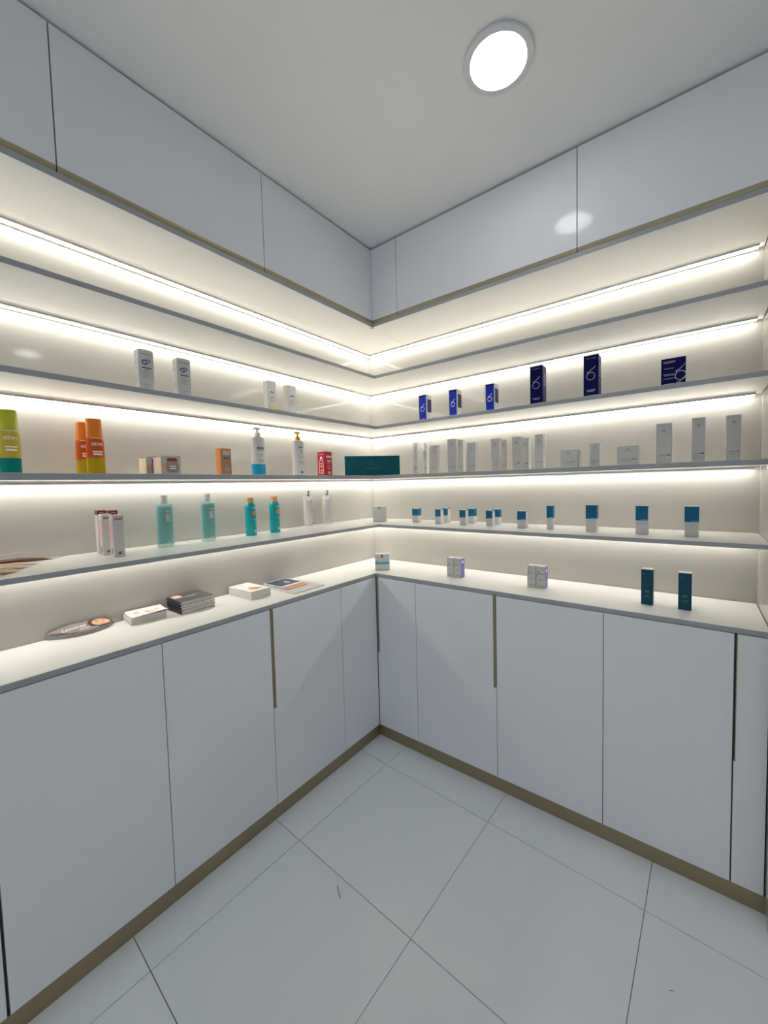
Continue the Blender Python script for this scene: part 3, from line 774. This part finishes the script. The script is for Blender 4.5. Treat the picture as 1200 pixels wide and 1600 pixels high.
for along, d, nm in ((-0.642, 0.062, 'clear bottle with chrome cap, left one of two'), (-0.4905, 0.056, 'clear bottle with chrome cap, right one nearer the corner')):
    r, hb = 0.029, 0.176
    t = at('clear_bottle', nm, 'bottle', 'L', Z4, along, d, 'clear bottles with chrome caps')
    lathe('bottle', [(0, 0), (r * 0.95, 0), (r, 0.004), (r, hb - 0.010), (r * 0.95, hb - 0.003), (r * 0.42, hb), (0, hb)], 'clear_plastic', t, seg=36)
    lathe('cap', [(0, hb + 0.0002), (0.0115, hb + 0.0002), (0.0115, hb + 0.030), (0.0105, hb + 0.032), (0, hb + 0.032)], 'chrome_cap', t)
    lathe('back_label', [(r * 0.80, 0.016), (r * 0.80, hb - 0.024)], 'faint_print', t, seg=36)
    print_polys('brand_text', bar(0.002, hb * 0.86, 0.014, 0.004, 4), 'black_print', t, oval=(r, r), lift=0.0005)
    print_polys('emblem', [[(-0.005, 0.098), (0.008, 0.101), (0.010, 0.096), (0.003, 0.090), (-0.003, 0.089)]], 'grey_print', t, oval=(r, r), lift=0.0005)
    print_polys('bottom_mark', bar(0.008, 0.022, 0.009, 0.009, 3), 'black_print', t, oval=(r, r), lift=0.0005)
    print_polys('printed_text', bar(0.003, 0.140, 0.014, 0.0016, 4) + bar(0.003, 0.120, 0.013, 0.0016, 4) + bar(0.003, 0.060, 0.013, 0.0016, 4) + bar(0.003, 0.045, 0.013, 0.0016, 4), 'pale_print', t, oval=(r, r), lift=0.0005)

# --- square cartons in the corner
def square_carton(label, ax, ay, bx, by, z, h, dep):
    w = math.hypot(bx - ax, by - ay)
    an = math.atan2(by - ay, bx - ax)
    cx, cy = (ax + bx) / 2 - math.sin(an) * dep / 2, (ay + by) / 2 + math.cos(an) * dep / 2
    t = thing('square_carton', label, 'box', (cx, cy, z + E3), an, 'square cartons in the corner')
    box('carton', (-w / 2, w / 2, -dep / 2, dep / 2, 0, h), 'white_card', t, 0.0006)
    return t, w, h, dep
t, w, h, d = square_carton('square white carton with grey print in the corner of the lowest shelf', 0.220, -0.260, 0.291, -0.209, Z4, 0.096, 0.05)
print_polys('emblem', [[(-0.005, h * 0.86), (0.003, h * 0.86), (0.004, h * 0.99), (-0.005, h * 0.99)], R4(0.0, h * 0.82, 0.03, 0.002)], 'black_print', t, 'front', w, d)
bars(t, [(-0.028, h * 0.58, 0.020, 0.003), (-0.027, h * 0.48, 0.024, 0.0025), (-0.029, h * 0.33, 0.018, 0.003), (-0.005, h * 0.04, 0.07, 0.003)], 'grey_print', w, d)
bars(t, [(0.005, h * (0.70 - 0.06 * q), 0.06, 0.0015) for q in range(10)], 'pale_print', w, d, name='fine_print')
t, w, h, d = square_carton('square white carton with blue band and red emblem on the worktop corner', 0.289, -0.330, 0.364, -0.286, ZW, 0.1005, 0.05)
print_polys('blue_band', [[(-w / 2 + 0.001, h * 0.36), (w / 2 - 0.001, h * 0.38), (w / 2 - 0.001, h * 0.54), (-w / 2 + 0.001, h * 0.52)]], 'aqua_print', t, 'front', w, d)
print_polys('emblem', [disc(0.0, h * 0.88, 0.0065, 0.009, 8)], 'red_print', t, 'front', w, d)
bars(t, [(0.0, h * 0.77, 0.022, 0.002), (-0.030, h * 0.56, 0.016, 0.006), (0.003, h * 0.05, 0.07, 0.002)], 'grey_print', w, d)

# --- lowest shelf, right wall: blue-topped white cartons
bw = [
 ('small blue-topped white carton standing alone nearest the corner', 0.475, 0.518, 0.188, 0.084, 0.034),
 ('small blue-topped white carton, front one of the first pair', 0.646, 0.682, 0.200, 0.083, 0.034),
 ('small blue-topped white carton, rear one of the first pair', 0.647, 0.682, 0.118, 0.084, 0.034),
 ('small blue-topped white carton, front one of the second pair', 0.807, 0.843, 0.206, 0.083, 0.034),
 ('small blue-topped white carton, rear one of the second pair', 0.810, 0.847, 0.109, 0.084, 0.034),
 ('small blue-topped white carton, front one of the third pair', 0.964, 1.000, 0.207, 0.083, 0.034),
 ('small blue-topped white carton, rear one of the third pair', 0.962, 1.000, 0.119, 0.084, 0.034),
 ('broader small blue-topped white carton right after the pairs', 1.139, 1.182, 0.223, 0.085, 0.036),
 ('narrow tall blue-topped white carton', 1.282, 1.310, 0.221, 0.113, 0.028),
 ('tall blue-topped white carton, leftmost of the three large ones', 1.458, 1.502, 0.242, 0.120, 0.042),
 ('tall blue-topped white carton, middle of the three large ones', 1.650, 1.694, 0.246, 0.119, 0.042),
 ('tall blue-topped white carton, rightmost of the three large ones', 1.815, 1.860, 0.250, 0.119, 0.042)]
for k, (nm, a0, a1, df, h, dep) in enumerate(bw):
    t, w, h, d = carton('two_tone_carton', nm, 'R', Z4, a0, a1, df, h, dep, 'white_card', 'blue-topped white cartons')
    box('blue_sleeve', [(-w / 2 - 0.0002, w / 2 + 0.0002, -d / 2 - 0.0004, -d / 2 + 0.0003, h * 0.49, h + 0.0002)] + ([(w / 2 - 0.0003, w / 2 + 0.0004, -d / 2 - 0.0004, d / 2, h * 0.49, h + 0.0002)] if k in (0, 4, 6, 8, 9, 11) else [(w / 2 - 0.0003, w / 2 + 0.0004, -d / 2 - 0.0004, d / 2, h * 0.965, h + 0.0002)]), 'blue_card', t)
    print_polys('pale_line', [R4(w * 0.2, h * 0.52, w * 0.5, 0.0016)], 'cyan_print', t, 'front', w, d, lift=0.0007)
    bars(t, [(-0.003, h * 0.42, w * 0.5, 0.0016), (-0.003, h * 0.38, w * 0.45, 0.0014), (0.002, h * 0.16, w * 0.5, 0.0016), (0, h * 0.07, w * 0.8, 0.001)], 'pale_print', w, d)

# --- worktop, right wall
pw = [('white carton with curl emblem, left one of the first purple-sided pair', 0.739, 0.7815, 0.239), ('white carton with purple side, right one of the first pair', 0.7835, 0.826, 0.239),
      ('white carton with curl emblem, left one of the second purple-sided pair', 1.187, 1.229, 0.224), ('white carton with purple side, right one of the second pair', 1.231, 1.273, 0.224)]
for nm, a0, a1, df in pw:
    t, w, h, d = carton('purple_side_carton', nm, 'R', ZW, a0, a1, df, 0.108, 0.046, 'white_card', 'white cartons with purple sides')
    bars(t, [(-0.012 + q * 0.008, h * 0.90, 0.005, 0.006) for q in range(4)], 'pale_print', w, d, name='brand_text')
    print_polys('curl_emblem', stroke(arc(-0.012, h * 0.70, 0.004, 0.007, 120, -60, 8) + arc(-0.012, h * 0.58, 0.003, 0.006, 60, 250, 8), 0.002), 'black_print', t, 'front', w, d)
    bars(t, [(0.004, h * 0.66, w * 0.45, 0.004), (0.002, h * 0.42, w * 0.3, 0.002), (0.002, h * 0.38, w * 0.3, 0.002), (-0.004, h * 0.12, w * 0.28, 0.004), (0.011, h * 0.12, w * 0.22, 0.004)], 'grey_print', w, d)
    print_polys('purple_side', [R4(0, h * 0.49, d * 0.97, h * 0.96)], 'purple_card', t, 'right', w, d)
    print_polys('side_label', [R4(0.001, h * 0.80, d * 0.4, h * 0.14)], 'white_print', t, 'right', w, d, lift=0.0007)
for nm, a0, a1, df in (('dark teal carton standing on the worktop, left one of two', 1.672, 1.714, 0.248), ('dark teal carton standing on the worktop, right one of two', 1.798, 1.841, 0.250)):
    t, w, h, d = carton('dark_teal_carton', nm, 'R', ZW, a0, a1, df, 0.1465, 0.042, 'deep_teal_card', 'dark teal cartons')
    box('white_top', (-w / 2 + 0.0005, w / 2 - 0.0005, -d / 2 + 0.0005, d / 2 - 0.0005, h, h + 0.0006), 'white_card', t)
    print_polys('arch_emblem', [[(x, y) for x, y in arc(0.001, h * 0.425, 0.010, 0.009, 0, 180, 10)]], 'petrol_dark', t, 'front', w, d)
    bars(t, [(-0.003, h * 0.375, 0.006, 0.010), (0.005, h * 0.375, 0.004, 0.010), (-0.010, h * 0.88, 0.012, 0.0018), (0.0, h * 0.26, 0.022, 0.0016), (0.0, h * 0.22, 0.02, 0.0016)], 'teal_sheen', w, d)

# ------------------------------------------------------------------ printed matter on the worktop, left wall
def sheet_mesh(pts, thick, zf):
    """a thin leaflet with outline pts (world x, y); zf(x, y) gives its underside height"""
    bm = bmesh.new()
    lo = [bm.verts.new((x, y, zf(x, y))) for x, y in pts]
    hi = [bm.verts.new((x, y, zf(x, y) + thick)) for x, y in pts]
    bm.faces.new(lo[::-1])
    bm.faces.new(hi)
    n = len(pts)
    for i in range(n):
        bm.faces.new((lo[i], lo[(i + 1) % n], hi[(i + 1) % n], hi[i]))
    return bm

def lens(n=14):
    """outline of the lens-shaped leaflet: front arc towards the room, flatter rear arc"""
    tip0, tip1 = (0.010, -1.802), (0.012, -1.598)
    pts = []
    for i in range(n + 1):
        s = i / n
        pts.append((tip0[0] + (tip1[0] - tip0[0]) * s + 0.060 * math.sin(math.pi * s) ** 0.8, tip0[1] + (tip1[1] - tip0[1]) * s))
    for i in range(1, n):
        s = 1 - i / n
        pts.append((tip0[0] + (tip1[0] - tip0[0]) * s - 0.006 * math.sin(math.pi * s), tip0[1] + (tip1[1] - tip0[1]) * s))
    return pts
LP = lens()
NL = 8
for k in range(NL):
    def zf(x, y, k=k):
        return ZW + 0.0005 + k * 0.0021 + (0.019 if k == NL - 1 else 0.0) * max(0, min(1, (0.070 - x) / 0.06)) * math.sin(math.pi * max(0, min(1, (y + 1.802) / 0.204))) ** 0.5
    last = k == NL - 1
    o = link('lens_leaflet', finish(sheet_mesh(LP, 0.0019, zf), 'lens_leaflet', 'cover_taupe' if last else ('cover_charcoal' if k % 2 else 'paper_grey')))
    tag(o, 'topmost lens-shaped leaflet with a woman\'s face and white script' if last else 'lens-shaped leaflet in the stack by the left wall, ' + ['top', 'second', 'third', 'fourth', 'fifth', 'sixth', 'seventh', 'eighth'][NL - 1 - k] + ' from the top', 'leaflet', 'lens-shaped leaflets')
    if last:
        def on(polys, name, material, lift):
            bm = bmesh.new()
            for q in polys:
                bm.faces.new([bm.verts.new((x, y, zf(x, y) + 0.0019 + lift)) for x, y in q])
            me = bpy.data.meshes.new(name); bm.to_mesh(me); bm.free(); me.materials.append(MATS[material])
            return link(name, me, o)
        def sc(u, v):              # leaflet coordinates: u along the wall (+y), v away from the room
            return (0.040 - v, -1.70 + u)
        def fl(polys):
            return [[sc(u, v) for u, v in q] for q in polys]
        on(fl([disc(0.052, 0.010, 0.038, 0.027, 14)]), 'printed_hair', 'hair_print', 0.0004)
        on(fl([disc(0.054, 0.006, 0.029, 0.023, 14)]), 'printed_face', 'skin_print', 0.0008)
        on(fl([disc(0.043, 0.012, 0.005, 0.0018, 8), disc(0.064, 0.014, 0.005, 0.0018, 8), R4(0.043, 0.0155, 0.011, 0.001), R4(0.064, 0.0175, 0.011, 0.001)]), 'printed_eyes', 'hair_print', 0.0012)
        on(fl([disc(0.056, -0.008, 0.008, 0.0022, 8)]), 'printed_lips', 'lip_print', 0.0012)
        on(fl(turn(text_polys('Lemorea', 0.024, -0.030, 0.002, 0.01, 0.25, width=0.070), -0.03, 0, 4)), 'printed_script', 'white_print', 0.0010)
        on(fl(stroke([(-0.016, -0.016), (0.016, -0.0135)], 0.003)), 'printed_line', 'white_print', 0.0010)

ORDW = ['top', 'second', 'third', 'fourth', 'fifth', 'sixth', 'seventh', 'eighth', 'ninth', 'tenth', 'eleventh', 'twelfth']
def pile(n, name, label_top, label_rest, cat, group, x0, x1, y0, y1, thick, rot, m_cover, m_edge, z=ZW, jit=0.002, spine=None, lift_back=0.0):
    """a pile of n magazines or leaflets, each a thing: pages, cover, spine"""
    cx, cy, w, l = (x0 + x1) / 2, (y0 + y1) / 2, (x1 - x0), (y1 - y0)
    tops = []
    for k in range(n):
        last = k == n - 1
        t = thing(name, label_top if last else label_rest + ', ' + ORDW[n - 1 - k] + ' from the top', cat, (cx + (random.uniform(-jit, jit) if k else 0), cy + (random.uniform(-jit, jit) if k else 0), z + 0.0003 + k * (thick + 0.0002)), math.radians(rot + (random.uniform(-1.2, 1.2) if k else 0)), group)
        box('pages', (-w / 2 + 0.0008, w / 2 - 0.0008, -l / 2 + 0.0008, l / 2 - 0.0008, 0, thick * 0.93), m_edge, t)
        box('cover', (-w / 2, w / 2, -l / 2, l / 2, thick * 0.93, thick), m_cover, t)
        if spine:
            box('spine', (-w / 2, w / 2, -l / 2 - 0.0006, -l / 2, 0, thick), spine, t)
        tops.append((t, w, l, thick))
    return tops[-1]

def top_print(t, polys, name, material, z, lift=0.0003):
    bm = bmesh.new()
    for q in polys:
        bm.faces.new([bm.verts.new((x, y, z + lift)) for x, y in q])
    me = bpy.data.meshes.new(name); bm.to_mesh(me); bm.free(); me.materials.append(MATS[material])
    o = link(name, me, t)
    if len(polys) > 1:
        o['kind'] = 'stuff'
    return o

# white folded leaflets, the top one curling
t, w, l, th = pile(9, 'white_leaflet', 'curling top leaflet with rose print on the small white stack', 'white leaflet in the small stack beside lens-shaped leaflets', 'leaflet', 'small stack of white leaflets', 0.010, 0.106, -1.566, -1.440, 0.0029, -4, 'paper_white', 'paper_edge', jit=0.003)
bm = bmesh.new()
def curl(u, v):
    return th + 0.0006 + 0.010 * max(0.0, (u - 0.0) / 0.06) ** 1.5 * (0.35 + 0.65 * max(0.0, (v + 0.06) / 0.13)) + 0.006 * max(0.0, (-u) / 0.05) ** 1.5
N, Q = 8, 8
gv = [[bm.verts.new((-w / 2 + (w + 0.012) * a / N, -l / 2 + (l + 0.006) * b / Q, curl(-w / 2 + (w + 0.012) * a / N, -l / 2 + l * b / Q) + dz)) for b in range(Q + 1)] for dz in (0.0, 0.0006) for a in range(N + 1)]
for q in (0, 1):
    for a in range(N):
        for b in range(Q):
            o_ = q * (N + 1)
            bm.faces.new((gv[o_ + a][b], gv[o_ + a + 1][b], gv[o_ + a + 1][b + 1], gv[o_ + a][b + 1]))
link('curling_sheet', finish(bm, 'curling_sheet', 'paper_white', True), t)
bm = bmesh.new()
for cu, cv, rr in ((-0.01, -0.03, 0.013), (0.0, 0.006, 0.014), (0.01, 0.022, 0.008), (-0.005, 0.04, 0.010)):
    bm.faces.new([bm.verts.new((u, v, curl(u, v) + 0.0012)) for u, v in disc(cu, cv, rr, rr * 0.8, 10)])
fm = bpy.data.meshes.new('rose_flowers'); bm.to_mesh(fm); bm.free(); fm.materials.append(MATS['rose_print'])
link('rose_flowers', fm, t)['kind'] = 'stuff'
# dark magazines
t, w, l, th = pile(11, 'dark_magazine', 'top magazine with charcoal cover on the tall dark stack', 'magazine with black spine in the tall dark stack', 'magazine', 'tall stack of dark magazines', 0.006, 0.140, -1.398, -1.256, 0.0046, 0, 'cover_charcoal', 'paper_edge', jit=0.0025, spine='spine_black')
top_print(t, [R4(-0.035, -0.045, 0.05, 0.035)], 'cover_photo', 'rose_print', th)
top_print(t, turn(text_polys('Line', 0.03, -0.01, 0.0, 0.01, 0.3, width=0.05), -0.01, 0, 90), 'cover_title', 'pale_print', th, 0.0005)
# white brochures
t, w, l, th = pile(8, 'white_brochure', 'top white brochure with orange print on the middle stack', 'white brochure in the stack between magazines and corner', 'brochure', 'stack of white brochures', 0.014, 0.201, -1.118, -1.012, 0.0046, 2, 'paper_white', 'paper_edge', jit=0.001)
top_print(t, [disc(0.035, -0.004, 0.030, 0.018, 9), disc(0.045, 0.018, 0.016, 0.014, 7)], 'orange_picture', 'orange_print', th)
top_print(t, [R4(-0.06, -0.02, 0.006, 0.05)], 'grey_line', 'grey_print', th)
# fanned magazines near the corner
t = pile(1, 'lilac_magazine', 'large pale grey magazine lying lowest of the three near the corner', '', 'magazine', None, 0.006, 0.290, -0.946, -0.742, 0.004, 1, 'cover_lilac', 'paper_edge')
z1 = ZW + 0.0047
t, w, l, th = pile(1, 'orange_magazine', 'magazine with an orange cover edge showing between two others', '', 'magazine', None, 0.030, 0.206, -0.922, -0.788, 0.0035, 2, 'cover_orange', 'paper_edge', z=z1)
t, w, l, th = pile(1, 'navy_magazine', 'magazine with dark blue photo cover lying topmost near the corner', '', 'magazine', None, 0.010, 0.172, -0.924, -0.778, 0.0035, 2, 'paper_white', 'paper_edge', z=z1 + 0.0041)
top_print(t, [R4(-0.008, 0.0, w - 0.032, l - 0.012)], 'cover_photo', 'cover_navy', th)
top_print(t, [disc(0.01, 0.012, 0.022, 0.014, 9), [(-0.03, 0.02), (0.0, 0.03), (0.02, 0.022), (-0.01, 0.012)]], 'cloud_picture', 'pale_print', th, 0.0005)

# ------------------------------------------------------------------ dried leaves at the left end of the lowest shelf
t = thing('dried_palm_leaves', 'bundle of dried beige palm leaves lying at the left end of lowest shelf', 'dried leaves', (0.16, -1.98, Z4 + E3))
def blade(pts, wid, material, name='leaf_blade'):
    """a curled strip of leaf along pts (local), folded along its middle"""
    bm = bmesh.new()
    rows = []
    n = len(pts)
    for k in range(n):
        p = Vector(pts[k])
        tg = (Vector(pts[min(k + 1, n - 1)]) - Vector(pts[max(k - 1, 0)])).normalized()
        s = tg.cross(Vector((0, 0, 1))).normalized()
        f = k / (n - 1)
        w = wid * max(0.03, math.sin(math.pi * (0.25 + 0.75 * f)) ** 0.8)
        rows.append([bm.verts.new(p + s * w * 0.6 + Vector((0, 0, -0.3 * w))), bm.verts.new(p + s * w * 0.25 + Vector((0, 0, w * 0.5))), bm.verts.new(p - s * w * 0.5 + Vector((0, 0, w * 0.9))), bm.verts.new(p - s * w * 0.1 + Vector((0, 0, w * 0.25)))])
    for a, b in zip(rows, rows[1:]):
        for i in range(4):
            bm.faces.new((a[i], a[(i + 1) % 4], b[(i + 1) % 4], b[i]))
    bm.faces.new(rows[0]); bm.faces.new(rows[-1][::-1])
    return link(name, finish(bm, name, material), t)
blade([(-0.012, -0.20, 0.004), (-0.012, -0.06, 0.010), (-0.016, 0.04, 0.016), (-0.024, 0.11, 0.016), (-0.036, 0.165, 0.011), (-0.040, 0.192, 0.008)], 0.014, 'brown_leaf_gap_shade')
blade([(-0.040, -0.20, 0.010), (-0.044, -0.06, 0.018), (-0.052, 0.03, 0.018), (-0.066, 0.10, 0.012)], 0.012, 'brown_leaf_gap_shade')
blade([(0.016, -0.20, 0.003), (0.016, -0.06, 0.007), (0.012, 0.03, 0.011), (0.002, 0.10, 0.010), (-0.020, 0.158, 0.006)], 0.011, 'dry_leaf')
blade([(0.036, -0.20, 0.003), (0.036, -0.06, 0.005), (0.032, 0.03, 0.008), (0.018, 0.10, 0.007), (-0.008, 0.150, 0.003)], 0.007, 'brown_leaf_gap_shade')  # thin brown blades between beige ones stand in for shaded gaps
blade([(0.058, -0.20, 0.003), (0.060, -0.06, 0.006), (0.056, 0.03, 0.009), (0.042, 0.09, 0.008), (0.016, 0.138, 0.004)], 0.012, 'dry_leaf')
blade([(0.080, -0.20, 0.002), (0.084, -0.06, 0.003), (0.082, 0.03, 0.005), (0.066, 0.085, 0.005), (0.040, 0.125, 0.003)], 0.006, 'brown_leaf_gap_shade')
blade([(0.102, -0.20, 0.003), (0.106, -0.08, 0.005), (0.106, 0.00, 0.007), (0.096, 0.055, 0.006), (0.070, 0.105, 0.003)], 0.013, 'dry_leaf')
blade([(0.124, -0.20, 0.002), (0.128, -0.08, 0.003), (0.128, 0.00, 0.004), (0.116, 0.060, 0.003), (0.100, 0.085, 0.002)], 0.006, 'brown_leaf_gap_shade')
blade([(0.140, -0.20, 0.003), (0.146, -0.08, 0.005), (0.152, -0.01, 0.007), (0.158, 0.030, 0.007), (0.164, 0.052, 0.004)], 0.012, 'dry_leaf')
tube('stalk', [(-0.020, -0.20, 0.012), (-0.030, -0.06, 0.026), (-0.038, 0.04, 0.036), (-0.042, 0.10, 0.043), (-0.040, 0.137, 0.042)], [0.0016, 0.0015, 0.0012, 0.0009, 0.0005], 'dry_leaf', t, 6)
tube('stalk', [(-0.034, 0.186, 0.009), (-0.038, 0.210, 0.012), (-0.040, 0.222, 0.016)], [0.0008, 0.0006, 0.0004], 'brown_leaf_gap_shade', t, 6)
